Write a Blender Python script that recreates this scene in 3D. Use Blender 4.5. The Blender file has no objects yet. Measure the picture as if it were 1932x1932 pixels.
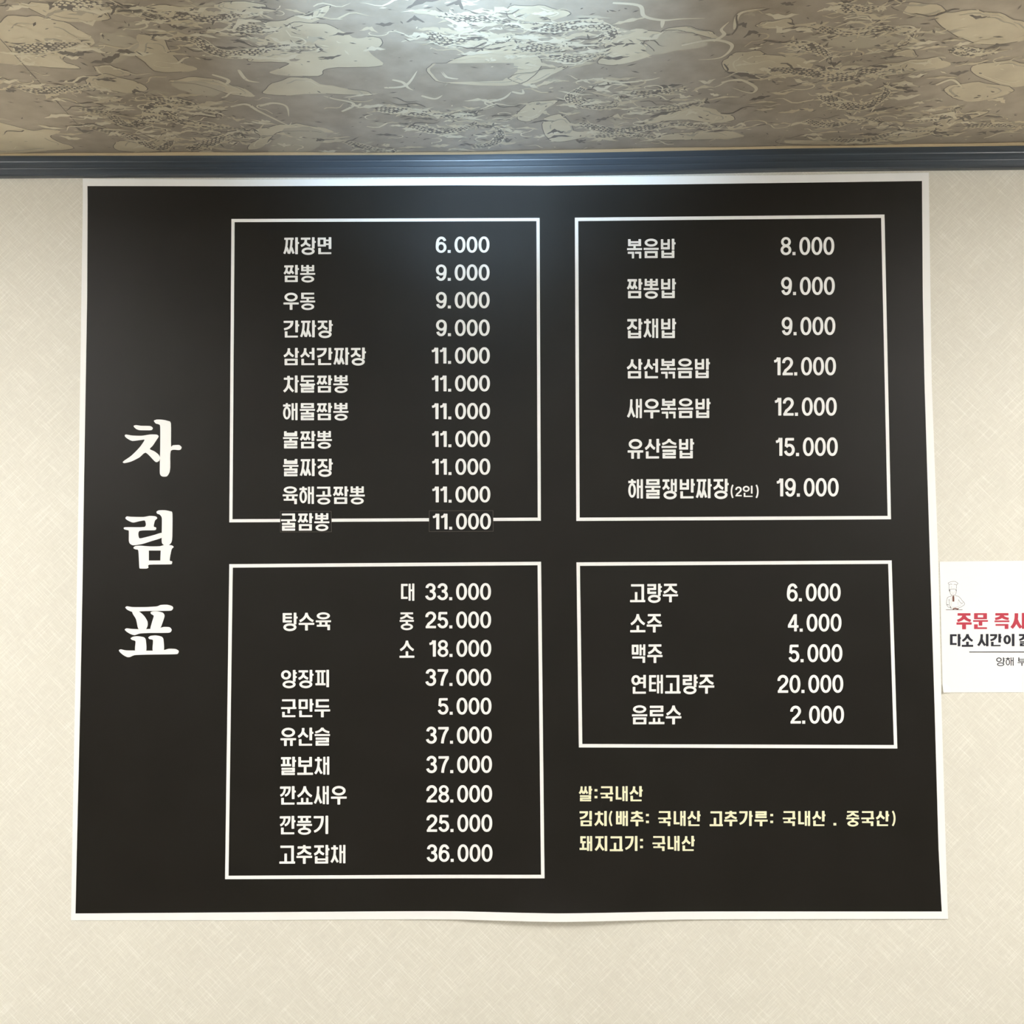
import bpy, bmesh, math, random
from mathutils import Vector, Matrix, Euler
from mathutils.geometry import tessellate_polygon
random.seed(7)
C = bpy.context.scene.collection
S = bpy.context.scene

# ------------------------------------------------------------------ camera
D = 1.70                      # distance from lens to the menu wall
ZC = 1.60                     # lens height
F = 1937.0                    # focal length for a 1932 px frame
PITCH, YAW, ROLL = math.radians(2.9), math.radians(0.30), math.radians(-0.26)
ROT = Matrix.Rotation(YAW, 3, 'Z') @ Matrix.Rotation(math.pi/2 + PITCH, 3, 'X') @ Matrix.Rotation(ROLL, 3, 'Z')
cam_d = bpy.data.cameras.new('camera'); cam = bpy.data.objects.new('camera', cam_d); C.objects.link(cam)
cam_d.sensor_width = 36.0; cam_d.lens = 36.0 * F / 1932.0; cam_d.clip_start = 0.02; cam_d.clip_end = 50
cam.matrix_world = Matrix.Translation((0, -D, ZC)) @ ROT.to_4x4()
S.camera = cam

# ------------------------------------------------------------------ world and exposure
w = bpy.data.worlds.new('world'); S.world = w; w.use_nodes = True
w.node_tree.nodes['Background'].inputs[0].default_value = (0.9, 0.95, 1.0, 1)
w.node_tree.nodes['Background'].inputs[1].default_value = 0.0
S.view_settings.view_transform = 'Standard'; S.view_settings.look = 'None'
S.view_settings.gamma = 1.0; S.view_settings.use_curve_mapping = False
S.view_settings.exposure = 0.0
LAMP = 29.5                   # radiance of the ceiling lamp diffusers
BEAM = 105.0                    # power of the added spotlight that makes the ceiling glow
LAMP_COL = (1.0, 0.985, 0.95)

# ------------------------------------------------------------------ geometry of the picture
def ray(px, py):
    return ROT @ Vector(((px - 966.0) / F, -(py - 966.0) / F, -1.0))
def on_wall(px, py, off=0.0):                       # point of the plane y = -off
    r = ray(px, py); t = (D - off) / r.y
    return Vector((r.x * t, -off, ZC + r.z * t))
def on_ceiling(px, py):
    r = ray(px, py); t = (ZCEIL - ZC) / r.z
    p = Vector((r.x * t, -D + r.y * t, ZCEIL))
    t = (ceil_z(p.x) - ZC) / r.z
    return Vector((r.x * t, -D + r.y * t, ceil_z(r.x * t)))

def lerp_table(tab, x):
    if x <= tab[0][0]: a, b = tab[0], tab[1]
    elif x >= tab[-1][0]: a, b = tab[-2], tab[-1]
    else:
        for a, b in zip(tab, tab[1:]):
            if a[0] <= x <= b[0]: break
    k = (x - a[0]) / (b[0] - a[0])
    return a[1] + (b[1] - a[1]) * k

TRIM_P = 0.013
TOP_PX = [(0, 293), (330, 292.6), (620, 291.8), (860, 290.8), (1060, 288), (1260, 284), (1500, 279), (1932, 273.8)]
BOT_PX = [(0, 331.5), (250, 330), (620, 329.6), (860, 328.3), (1060, 326.8), (1260, 324), (1500, 319), (1932, 315)]
TOPW = [(on_wall(x, y, TRIM_P).x, on_wall(x, y, TRIM_P).z) for x, y in TOP_PX]
BOTW = [(on_wall(x, y, TRIM_P).x, on_wall(x, y, TRIM_P).z) for x, y in BOT_PX]
def ceil_z(x): return lerp_table(TOPW, max(-1.6, min(1.6, x)))
def trim_bot(x): return lerp_table(BOTW, max(-1.6, min(1.6, x)))
ZCEIL = ceil_z(0)

# ------------------------------------------------------------------ helpers
def mesh_obj(name, verts, faces, mats, parent=None, midx=None, smooth=False):
    me = bpy.data.meshes.new(name); me.from_pydata([tuple(v) for v in verts], [], faces)
    for m in (mats if isinstance(mats, (list, tuple)) else [mats]): me.materials.append(m)
    if midx:
        for p, i in zip(me.polygons, midx): p.material_index = i
    if smooth:
        for p in me.polygons: p.use_smooth = True
    me.update()
    o = bpy.data.objects.new(name, me); C.objects.link(o)
    if parent is not None: o.parent = parent
    return o
def box_mesh(name, lo, hi, mat, parent=None, bevel=0.0):
    bm = bmesh.new(); bmesh.ops.create_cube(bm, size=1)
    for v in bm.verts:
        v.co = Vector([(lo[i] + hi[i]) / 2 + v.co[i] * (hi[i] - lo[i]) for i in range(3)])
    if bevel: bmesh.ops.bevel(bm, geom=bm.edges[:], offset=bevel, segments=2, affect='EDGES')
    me = bpy.data.meshes.new(name); bm.to_mesh(me); bm.free(); me.materials.append(mat)
    o = bpy.data.objects.new(name, me); C.objects.link(o)
    if parent is not None: o.parent = parent
    return o

def new_mat(name):
    m = bpy.data.materials.new(name); m.use_nodes = True
    return m, m.node_tree.nodes, m.node_tree.links, m.node_tree.nodes['Principled BSDF']
def plain(name, col, rough=0.5, spec=0.5, grain=0.0, gscale=900):
    m, N, L, b = new_mat(name)
    b.inputs['Base Color'].default_value = (*col, 1); b.inputs['Roughness'].default_value = rough
    b.inputs['Specular IOR Level'].default_value = spec
    if grain:
        tc = N.new('ShaderNodeTexCoord'); nz = N.new('ShaderNodeTexNoise'); nz.inputs['Scale'].default_value = gscale
        nz.inputs['Detail'].default_value = 2
        L.new(tc.outputs['Object'], nz.inputs['Vector'])
        mr = N.new('ShaderNodeMapRange'); L.new(nz.outputs['Fac'], mr.inputs['Value'])
        mr.inputs['From Min'].default_value = 0.3; mr.inputs['From Max'].default_value = 0.7
        mr.inputs['To Min'].default_value = 1 - grain; mr.inputs['To Max'].default_value = 1 + grain
        mx = N.new('ShaderNodeVectorMath'); mx.operation = 'SCALE'; mx.inputs[0].default_value = col
        L.new(mr.outputs[0], mx.inputs['Scale']); L.new(mx.outputs[0], b.inputs['Base Color'])
    return m

# --- wallpaper with a fine diagonal weave
def weave_mat():
    m, N, L, b = new_mat('woven_cream_wallpaper')
    tc = N.new('ShaderNodeTexCoord')
    outs = []
    for k, (ang, sc_a, sc_l) in enumerate([(45, 520, 15), (-45, 520, 15), (45, 1000, 70), (-45, 1000, 70)]):
        rot = N.new('ShaderNodeMapping'); rot.inputs['Rotation'].default_value = (0, math.radians(ang), 0)
        rot.inputs['Location'].default_value = (k * 3.1, 0, k * 1.7)
        sc = N.new('ShaderNodeMapping'); sc.inputs['Scale'].default_value = (sc_l, 1, sc_a)
        L.new(tc.outputs['Object'], rot.inputs['Vector']); L.new(rot.outputs[0], sc.inputs['Vector'])
        nz = N.new('ShaderNodeTexNoise'); nz.inputs['Scale'].default_value = 1.0; nz.inputs['Detail'].default_value = 1.5
        L.new(sc.outputs[0], nz.inputs['Vector']); outs.append(nz.outputs['Fac'])
    # bright threads stand out: sharpened maxima of the coarse layers
    def mr(src, a, b_, c, d):
        n = N.new('ShaderNodeMapRange'); L.new(src, n.inputs['Value'])
        for i, v in zip(('From Min', 'From Max', 'To Min', 'To Max'), (a, b_, c, d)): n.inputs[i].default_value = v
        return n.outputs[0]
    def math_(op, a, b_):
        n = N.new('ShaderNodeMath'); n.operation = op; L.new(a, n.inputs[0])
        if hasattr(b_, 'is_linked'): L.new(b_, n.inputs[1])
        else: n.inputs[1].default_value = b_
        return n.outputs[0]
    t = math_('ADD', mr(outs[0], .52, .72, 0.25, 1), mr(outs[1], .52, .72, 0.25, 1))
    t = math_('ADD', t, math_('MULTIPLY', mr(outs[2], .3, .7, 0, 1), 0.6))
    t = math_('ADD', t, math_('MULTIPLY', mr(outs[3], .3, .7, 0, 1), 0.6))
    t = math_('MULTIPLY', t, 1 / 3.2)
    big = N.new('ShaderNodeTexNoise'); big.inputs['Scale'].default_value = 5; L.new(tc.outputs['Object'], big.inputs['Vector'])
    t2 = math_('ADD', t, mr(big.outputs['Fac'], .3, .7, -.05, .05))
    cr = N.new('ShaderNodeValToRGB'); L.new(t2, cr.inputs[0])
    e = cr.color_ramp.elements; e[0].position = .25; e[0].color = (.715, .685, .60, 1); e[1].position = .8; e[1].color = (.885, .865, .79, 1)
    mid = cr.color_ramp.elements.new(.5); mid.color = (.795, .77, .68, 1)
    L.new(cr.outputs[0], b.inputs['Base Color'])
    bp = N.new('ShaderNodeBump'); bp.inputs['Strength'].default_value = .25; bp.inputs['Distance'].default_value = .0006
    L.new(t, bp.inputs['Height']); L.new(bp.outputs[0], b.inputs['Normal'])
    b.inputs['Roughness'].default_value = .6; b.inputs['Specular IOR Level'].default_value = .3
    return m
M_WALL = weave_mat()

def mottled(name, cols, scale, rough, spec=0.5, stretch=(1, 1, 1), bump=0.0, detail=4):
    m, N, L, b = new_mat(name)
    tc = N.new('ShaderNodeTexCoord'); mp = N.new('ShaderNodeMapping'); mp.inputs['Scale'].default_value = stretch
    L.new(tc.outputs['Object'], mp.inputs[0])
    nz = N.new('ShaderNodeTexNoise'); nz.inputs['Scale'].default_value = scale; nz.inputs['Detail'].default_value = detail
    L.new(mp.outputs[0], nz.inputs['Vector'])
    cr = N.new('ShaderNodeValToRGB'); L.new(nz.outputs['Fac'], cr.inputs[0])
    e = cr.color_ramp.elements; e[0].position = .32; e[1].position = .68
    e[0].color = (*cols[0], 1); e[1].color = (*cols[-1], 1)
    for i, c in enumerate(cols[1:-1]):
        n = e.new(.32 + .36 * (i + 1) / (len(cols) - 1)); n.color = (*c, 1)
    L.new(cr.outputs[0], b.inputs['Base Color'])
    b.inputs['Roughness'].default_value = rough; b.inputs['Specular IOR Level'].default_value = spec
    if bump:
        bp = N.new('ShaderNodeBump'); bp.inputs['Strength'].default_value = bump; bp.inputs['Distance'].default_value = .001
        L.new(nz.outputs['Fac'], bp.inputs['Height']); L.new(bp.outputs[0], b.inputs['Normal'])
    return m
M_CEIL = mottled('brown_foil_wallpaper', [(.43, .37, .29), (.49, .425, .34), (.54, .475, .385)], 30, .38, .6, bump=.15)
M_TAN = mottled('gold_cloud_print', [(.64, .56, .42), (.74, .655, .49), (.80, .72, .55)], 11, .36, .6)
M_TAN2 = mottled('pale_gold_line_print', [(.80, .73, .57), (.86, .79, .63)], 25, .36, .6)
for m_ in (M_CEIL, M_TAN, M_TAN2): m_.node_tree.nodes['Principled BSDF'].inputs['Metallic'].default_value = .25
M_DARK = plain('umber_line_print', (.21, .18, .15), .4, .6)
M_MID = plain('olive_shade_print', (.52, .465, .36), .4, .6)
M_TRIM = mottled('navy_wood_film', [(.022, .033, .047), (.031, .046, .064), (.042, .06, .082)], 6, .32, .6, stretch=(.5, 12, 28), bump=.25)
M_WHITE = plain('white_banner_vinyl', (.95, .95, .935), .5, .35)
M_BLACK = mottled('matt_black_print', [(.0056, .0042, .0022), (.0070, .0054, .0032), (.0082, .0068, .0046)], 9, .5, .27, detail=8)
M_PATCH = mottled('black_patch_print', [(.0045, .0034, .002), (.0055, .0042, .0026)], 9, .5, .27)
M_INK = plain('white_lettering', (.96, .96, .945), .5, .35)
M_YEL = plain('pale_yellow_lettering', (.93, .91, .64), .5, .35)
M_PAPER = plain('white_paper', (.95, .95, .935), .55, .3)
M_RED = plain('red_lettering', (.52, .05, .08), .55, .3)
M_CHAR = plain('charcoal_lettering', (.022, .022, .032), .55, .3)
M_GREY = plain('grey_line_print', (.22, .21, .235), .55, .3)
M_SHADE = plain('brown_shade_print', (.20, .09, .07), .55, .3)
M_ROOM = plain('plain_cream_wall', (.52, .51, .48), .7, .3)
M_FLOOR = mottled('pale_floor_tile', [(.50, .47, .42), (.58, .55, .50)], 4, .35)
M_LAMPW = plain('white_lamp_metal', (.8, .8, .8), .4)

# ------------------------------------------------------------------ room
X0, X1, Y0 = -2.8, 2.8, -4.2
def struct(o): o['kind'] = 'structure'; return o
n = 56
xs = [X0 + (X1 - X0) * i / n for i in range(n + 1)]
# menu wall
struct(mesh_obj('wall_back', [v for x in xs for v in ((x, 0, 0), (x, 0, ceil_z(x) + .002), (x, .1, 0), (x, .1, ceil_z(x) + .002))],
    [f for i in range(n) for f in ((4*i, 4*i+4, 4*i+5, 4*i+1), (4*i+2, 4*i+3, 4*i+7, 4*i+6), (4*i+1, 4*i+5, 4*i+7, 4*i+3))], M_WALL))
wb = bpy.data.objects['wall_back']
# wallpaper seam under the menu: one sheet laps the next by the paper's thickness
sx = on_wall(1063, 1800).x
mesh_obj('wallpaper_lap', [(sx, -.00002, .02), (sx, -.0005, .02), (sx + .006, -.0002, .02), (sx, -.00002, 2.2), (sx, -.0005, 2.2), (sx + .006, -.0002, 2.2)],
         [(0, 1, 4, 3), (1, 2, 5, 4)], M_WALL, wb)
cl = struct(mesh_obj('ceiling', [v for x in xs for v in ((x, 0, ceil_z(x)), (x, Y0, ceil_z(x)), (x, 0, ceil_z(x) + .1), (x, Y0, ceil_z(x) + .1))],
    [f for i in range(n) for f in ((4*i, 4*i+1, 4*i+5, 4*i+4), (4*i+2, 4*i+6, 4*i+7, 4*i+3))], M_CEIL))
struct(box_mesh('floor', (X0, Y0, -.1), (X1, 0, 0), M_FLOOR))
struct(box_mesh('wall_left', (X0 - .1, Y0, 0), (X0, 0, 2.5), M_ROOM))
struct(box_mesh('wall_right', (X1, Y0, 0), (X1 + .1, 0, 2.5), M_ROOM))
struct(box_mesh('wall_front', (X0, Y0 - .1, 0), (X1, Y0, 2.5), M_ROOM))
# dark moulding in the corner: a profile of beads swept along the wall
def make_trim():
    prof = [(0.0, 0.0), (.8, 0.0), (1.0, .02), (1.0, .30), (.975, .34), (.975, .60), (.995, .63), (.98, .68), (.96, .94), (.80, 1.0), (0.0, 1.0)]
    vs, fs = [], []
    k = len(prof); nn = 112
    for i in range(nn + 1):
        x = X0 + (X1 - X0) * i / nn; zt = ceil_z(x) - .0003; zb = trim_bot(x)
        for d, t in prof: vs.append((x, -TRIM_P * d, zt + (zb - zt) * t))
    for i in range(nn):
        for j in range(k - 1): a = i * k + j; fs.append((a, a + 1, a + k + 1, a + k))
    o = struct(mesh_obj('trim_1', vs, fs, M_TRIM))
    # wood-film scratches
    return o
trim = make_trim()
# thin pale paper edge turned over at the moulding
vs, fs = [], []
for i in range(113):
    x = X0 + (X1 - X0) * i / 112; z = ceil_z(x)
    vs += [(x, -TRIM_P + .0005, z - .0008), (x, -TRIM_P - .0115 - .002 * math.sin(x * 9) - .001 * math.sin(x * 31), z - .0008)]
    if i: a = 2 * i; fs.append((a - 2, a - 1, a + 1, a))
mesh_obj('wallpaper_edge', vs, fs, plain('ochre_paper_edge', (.86, .70, .46), .5, .4), cl)

# ------------------------------------------------------------------ 2-D drawing tools (glyph space, y down)
def offset_poly(pts, wv, wh, round_=0.6):
    """a stroke: list of quads along a centre line; wv = width of upright runs, wh = of level runs"""
    P = [Vector(p) for p in pts]
    dirs = [(b - a).normalized() for a, b in zip(P, P[1:])]
    def wid(nv): return .5 * math.sqrt((wv * nv.x) ** 2 + (wh * nv.y) ** 2)
    L_, R_ = [], []
    def nrm(d): return Vector((-d.y, d.x))
    for i, p in enumerate(P):
        if i == 0 or i == len(P) - 1:
            d = dirs[0] if i == 0 else dirs[-1]; nv = nrm(d); hw = wid(nv)
            r = min(round_, hw * .6)
            s = -1 if i else 1
            if i == 0:
                L_ += [p + nv * (hw - r), p + nv * hw + d * r]; R_ += [p - nv * (hw - r), p - nv * hw + d * r]
            else:
                L_ += [p + nv * hw - d * r, p + nv * (hw - r)]; R_ += [p - nv * hw - d * r, p - nv * (hw - r)]
        else:
            n1, n2 = nrm(dirs[i - 1]), nrm(dirs[i]); m = (n1 + n2)
            if m.length < .2: m = n1
            m.normalize(); hw1, hw2 = wid(n1), wid(n2)
            # intersect the two offset lines
            def isect(s):
                a = p + n1 * hw1 * s; b = p + n2 * hw2 * s; d1, d2 = dirs[i - 1], dirs[i]
                cr = d1.x * d2.y - d1.y * d2.x
                if abs(cr) < .08: return p + m * ((hw1 + hw2) / 2) * s
                t = ((b - a).x * d2.y - (b - a).y * d2.x) / cr
                q = a + d1 * t
                if (q - p).length > 2.2 * max(hw1, hw2): return p + m * max(hw1, hw2) * 1.3 * s
                return q
            L_.append(isect(1)); R_.append(isect(-1))
    return [[L_[i], L_[i + 1], R_[i + 1], R_[i]] for i in range(len(L_) - 1)]
def ring(cx, cy, rx, ry, tv, th, n=36, pw=1.0):
    out = []
    for i in range(n):
        q = []
        for k, (a, b) in ((i, (rx, ry)), (i + 1, (rx, ry)), (i + 1, (rx - tv, ry - th)), (i, (rx - tv, ry - th))):
            t = 2 * math.pi * k / n; c, s = math.cos(t), math.sin(t)
            q.append(Vector((cx + a * math.copysign(abs(c) ** pw, c), cy + b * math.copysign(abs(s) ** pw, s))))
        out.append(q)
    return out
def rect(x0, y0, x1, y1): return [[Vector((x0, y0)), Vector((x1, y0)), Vector((x1, y1)), Vector((x0, y1))]]
def bez(p0, p1, p2, n=8):
    return [((1-t)**2*p0[0]+2*t*(1-t)*p1[0]+t*t*p2[0], (1-t)**2*p0[1]+2*t*(1-t)*p1[1]+t*t*p2[1]) for t in [i / n for i in range(n + 1)]]
def arc(cx, cy, rx, ry, a0, a1, n=14):
    return [(cx + rx * math.cos(math.radians(a0 + (a1 - a0) * i / n)), cy + ry * math.sin(math.radians(a0 + (a1 - a0) * i / n))) for i in range(n + 1)]

# ------------------------------------------------------------------ Hangul drawn stroke by stroke; a syllable fills 29 x 32
class Pen:
    def __init__(s, wv=5.0, wh=4.0, thin=False): s.wv, s.wh, s.out, s.thin = wv, wh, [], thin
    def st(s, pts, wv=None, wh=None): s.out.append(offset_poly(pts, wv or s.wv, wh or s.wh, 0.6 if not s.thin else .2))
    def h(s, x0, x1, y, w=None): w = w or s.wh; s.st([(x0, y + w / 2), (x1, y + w / 2)], wh=w)      # y = upper edge
    def v(s, x, y0, y1, w=None): w = w or s.wv; s.st([(x, y0), (x, y1)], wv=w)                      # x = centre
def cons(p, c, x0, y0, x1, y1, upright, sv=1.0):
    """one consonant in its box; upright = it stands left of an upright vowel"""
    W, H = p.wv * sv, p.wh
    if (y1 - y0) < 13.5: H = min(H, 3.6 if p.wh > 3 else p.wh)
    hv, hh = W / 2, H / 2
    if c in 'ㄲㅉㅆㅃ':
        g = {'ㄲ': 'ㄱ', 'ㅉ': 'ㅈ', 'ㅆ': 'ㅅ', 'ㅃ': 'ㅂ'}[c]; w = x1 - x0
        if c == 'ㅉ':
            p.h(x0 + (1.2 if upright else 0), x1 - 1.0, y0, H)
            for a, b in ((.0, .56), (.44, 1.0)):
                xa, xb = x0 + w * a, x0 + w * b; cx = (xa + xb) / 2
                y = y0 + H - .5; k = y1 - y
                p.st(bez((cx + .6, y), (cx + .4, y + k * .62), (xa + 1.2, y1 - .4)), W * .84, H)
                p.st([(cx + .3, y + k * .55), (xb - 1.2, y1 - .6)], W * .84, H)
        elif c == 'ㅆ':
            cons(p, g, x0, y0, x0 + w * .56, y1, upright, sv * .84); cons(p, g, x0 + w * .44, y0, x1, y1, upright, sv * .84)
        elif c == 'ㅃ':
            k = sv * .84; v = p.wv * k
            for xx in (x0 + v / 2, (x0 + x1) / 2 - v / 2 - .2 + .0, (x0 + x1) / 2 + v / 2 + .2, x1 - v / 2): pass
            for xx in (x0 + v / 2, (x0 + x1) / 2, x1 - v / 2): p.v(xx, y0, y1, v if xx != (x0 + x1) / 2 else v * 1.2)
            p.h(x0, x1, y0 + (y1 - y0) * .30, H * .8); p.h(x0, x1, y1 - H, H)
        else:
            if upright:
                cons(p, g, x0, y0, x0 + w * .55, y1, True, sv * .8); cons(p, g, x0 + w * .42, y0, x1, y1, True, sv * .8)
            else:
                cons(p, g, x0, y0, x0 + w * .47, y1, False, sv * .85); cons(p, g, x0 + w * .53, y0, x1, y1, False, sv * .85)
        return
    w, h = x1 - x0, y1 - y0
    if c == 'ㄱ':
        if upright:
            q = bez((x1 - hv, y0 + hh), (x1 - hv, y0 + h * .78), (x0 + .8, y1 - 1.2), 9)
            p.h(x0, x1 - .2, y0, H); p.st([(x1 - hv, y0)] + q[1:], W, H)
        else:
            p.h(x0, x1, y0, H); p.v(x1 - hv, y0, y1, W)
    elif c == 'ㄴ': p.v(x0 + hv, y0, y1, W); p.h(x0, x1, y1 - H, H)
    elif c == 'ㄷ': p.h(x0, x1, y0, H); p.v(x0 + hv, y0, y1, W); p.h(x0, x1, y1 - H, H)
    elif c == 'ㅌ': p.h(x0, x1, y0, H); p.h(x0, x1, y0 + h / 2 - H / 2, H * .9); p.v(x0 + hv, y0, y1, W); p.h(x0, x1, y1 - H, H)
    elif c == 'ㄹ':
        Hm = H * .95; ym = y0 + h / 2 - Hm / 2
        p.h(x0, x1, y0, H); p.h(x0, x1, ym, Hm); p.h(x0, x1, y1 - H, H)
        p.v(x1 - hv, y0, ym + Hm, W); p.v(x0 + hv, ym, y1, W)
    elif c == 'ㅁ': p.h(x0, x1, y0, H); p.h(x0, x1, y1 - H, H); p.v(x0 + hv, y0, y1, W); p.v(x1 - hv, y0, y1, W)
    elif c == 'ㅂ':
        p.v(x0 + hv, y0, y1, W); p.v(x1 - hv, y0, y1, W); p.h(x0, x1, y1 - H, H); p.h(x0, x1, y0 + h * (.36 if h > 15 else .30), H * .9)
    elif c in 'ㅅㅈㅊ':
        cx = (x0 + x1) / 2; y = y0
        if c == 'ㅊ':
            tk = max(2.2, h * .11); p.v(cx, y0, y0 + tk + 1.5, W); y = y0 + tk
            p.h(x0 + w * .05, x1 - w * .05, y, H); y += H - .4
        elif c == 'ㅈ':
            p.h(x0 + w * .05, x1 - w * .05, y, H); y += H - .4
        k = y1 - y
        if upright:
            b = .42 if c == 'ㅅ' else .30
            p.st([(cx + .3, y)] + bez((cx + .3, y + k * .18), (cx, y + k * .66), (x0 + 1.1, y1 - 1.3), 7), W * .95, H * 1.1)
            p.st(bez((cx + .2, y + k * .42), (cx + w * .16, y + k * .74), (x1 - .9, y1 - 1.5), 5), W * .9, H * 1.1)
        else:
            p.st([(cx, y)] + bez((cx, y + k * .1), (cx - w * .08, y + k * .62), (x0 + 1.0, y1 - 1.9), 7), W, H * 1.02)
            p.st(bez((cx, y + k * .1), (cx + w * .08, y + k * .62), (x1 - 1.0, y1 - 1.9), 7), W, H * 1.02)
    elif c == 'ㅇ':
        p.out.append(ring((x0 + x1) / 2, (y0 + y1) / 2, w / 2, h / 2, W * .98, H * 1.05))
    elif c == 'ㅍ':
        p.h(x0, x1, y0, H); p.h(x0, x1, y1 - H, H)
        p.v(x0 + w * .3, y0, y1, W * .9); p.v(x0 + w * .7, y0, y1, W * .9)
    elif c == 'ㅎ':
        tk = h * .085; cx = (x0 + x1) / 2
        p.v(cx, y0, y0 + tk + 1.5, W * .9); p.h(x0, x1, y0 + tk, H); yy = y0 + tk + H - .2
        p.out.append(ring(cx, (yy + y1) / 2, w / 2, (y1 - yy) / 2, W * .92, H))
CH = 'ㄱㄲㄴㄷㄸㄹㅁㅂㅃㅅㅆㅇㅈㅉㅊㅋㅌㅍㅎ'
VO = 'ㅏㅐㅑㅒㅓㅔㅕㅖㅗㅘㅙㅚㅛㅜㅝㅞㅟㅠㅡㅢㅣ'
FI = ['', 'ㄱ', 'ㄲ', 'ㄳ', 'ㄴ', 'ㄵ', 'ㄶ', 'ㄷ', 'ㄹ', 'ㄺ', 'ㄻ', 'ㄼ', 'ㄽ', 'ㄾ', 'ㄿ', 'ㅀ', 'ㅁ', 'ㅂ', 'ㅄ', 'ㅅ', 'ㅆ', 'ㅇ', 'ㅈ', 'ㅊ', 'ㅋ', 'ㅌ', 'ㅍ', 'ㅎ']
def syllable(ch, wv=5.0, wh=4.0, thin=False):
    k = ord(ch) - 0xAC00; c, v, f = CH[k // 588], VO[(k % 588) // 28], FI[k % 28]
    p = Pen(wv, wh, thin); W = wv; H = wh
    if v in 'ㅏㅐㅑㅓㅕㅣ':
        yb = 32 if not f else (17.6 if f in 'ㄹㅁ' else 18.4)
        vb = 32 if not f else {'ㄴ': 22.6, 'ㅇ': 21.5, 'ㄱ': 19.5, 'ㄹ': 18.3}.get(f, 18.6)
        xr = {'ㅏ': 18.6, 'ㅑ': 18.6, 'ㅣ': 19.0, 'ㅓ': 17.0, 'ㅕ': 17.0, 'ㅐ': 14.6}[v]
        if c in 'ㅅㅈㅊㅆㅉㄲㅍ' and v != 'ㅐ': xr += 1.6
        cy0, cy1, cx0 = .6, yb - .6, 0.4
        if c == 'ㅎ': cy0, cy1 = 0, yb - 1.5 if not f else yb
        if c == 'ㅇ': cy0, cy1, cx0 = .4, (27 if not f else 17.6), 0
        if c == 'ㅇ' and not f: cy0 = 3.0
        if c in 'ㅅㅆ': cy0 = .6
        if c in 'ㄴㄷㅌㅁㅂㄹㅍ' and not f: cy1 = 28.5
        if c in 'ㄴㄷㅌㅁㅂㄹㅍ' and not f: cx0 = 1.6
        if c in 'ㄴㄷㅌㅁㅂㄹㅍ' and f: cx0 = 1.6; cy1 = 17.8 if f not in 'ㄹㅁ' else 16.8
        if c == 'ㄱ' and not f: cy1 = 29
        cons(p, c, cx0, cy0, xr, cy1, True, .92 if v == 'ㅐ' else (.92 if c in 'ㅂㅁ' else 1))
        sx = 24.6; ty = vb * (.34 if not f else .42)
        if v in 'ㅏㅑ':
            p.v(sx, 0, vb)
            if v == 'ㅏ': p.h(sx, 29.4, ty - H / 2, H * .92)
            else: p.h(sx, 29.4, vb * .28 - H / 2, H * .85); p.h(sx, 29.4, vb * .62 - H / 2, H * .85)
        elif v == 'ㅣ': p.v(sx, 0, vb)
        elif v in 'ㅓㅕ':
            p.v(sx, 0, vb)
            l = xr - (1.5 if c in 'ㅁㅇ' else 1.0)
            if v == 'ㅓ': p.h(l - .2, sx, ty - H / 2, H * .92)
            else: p.h(l - .8, sx, vb * .20, H * .8); p.h(l - .8, sx, vb * .52, H * .8)
        elif v == 'ㅐ':
            p.v(18.3, .3, vb - .3, W * .82); p.v(25.3, 0, vb, W * .86); p.h(18.3, 25.3, (vb * .40) - H / 2, H * .9)
        if f:
            fy = {'ㄴ': 20.4, 'ㅇ': 19.3, 'ㅁ': 20.2, 'ㅂ': 19.6, 'ㄱ': 21.0, 'ㄹ': 19.4}.get(f, 20)
            if f == 'ㅇ': cons(p, f, 2.8, fy, 27.2, 33.6, False)
            else: cons(p, f, 2.6, fy, 27.1, 32.2, False)
    elif v in 'ㅗㅛㅜㅠㅡ':
        if not f:
            if v in 'ㅗㅛ':
                b = 16.5 if c not in 'ㅅ' else 19.0
                if c == 'ㄱ':
                    p.h(1.8, 26.6, .8, H); p.v(24.2, .8, 29.0); p.v(11.6, 14.5, 29.5, W * .95); p.h(0, 29, 28.2, H)
                    return p.out
                if c == 'ㅂ': cons(p, c, 2.0, .4, 27.0, 18.0, False)
                elif c == 'ㄹ': cons(p, c, 2.0, .4, 27.0, 18.6, False)
                elif c == 'ㅅ': cons(p, c, .6, .2, 28.4, 20.0, False)
                else: cons(p, c, 2.2, .4, 26.8, b, False)
                yb = 28.2
                p.h(0, 29, yb, H)
                if v == 'ㅗ': p.v(14.5, 20.0 if c == 'ㅅ' else 17.5, yb + 1)
                else: p.v(9.8, 20.6 if c != 'ㄹ' else 21.5, yb + 1, W * .85); p.v(19.2, 20.6 if c != 'ㄹ' else 21.5, yb + 1, W * .85)
            else:
                yv = 18.6 if v != 'ㅡ' else 26
                if c == 'ㅊ': cons(p, c, .8, 0, 28.2, 17.6, False)
                elif c in 'ㅅㅈ': cons(p, c, .8, .2, 28.2, 17.6, False)
                elif c in 'ㄷㄹ': cons(p, c, 2.2, .6, 26.8, 15.4, False)
                elif c == 'ㅂ': cons(p, c, 2.2, .2, 26.8, 16.0, False)
                else: cons(p, c, 2.0, 0, 27.0, 16.8, False)
                p.h(0, 29, yv, H * .95)
                if v == 'ㅜ': p.v(14.5, yv + 2, 32.6, W * 1.04)
                elif v == 'ㅠ': p.v(9.2, yv + 2, 32.4); p.v(20.2, yv + 2, 32.4)
        else:
            ff = f
            low = {'ㄹ': 17.6, 'ㄲ': 21.3, 'ㄱ': 22.2, 'ㅇ': 20.6, 'ㄴ': 22.6, 'ㅁ': 20.4, 'ㅂ': 20}[ff]
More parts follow.
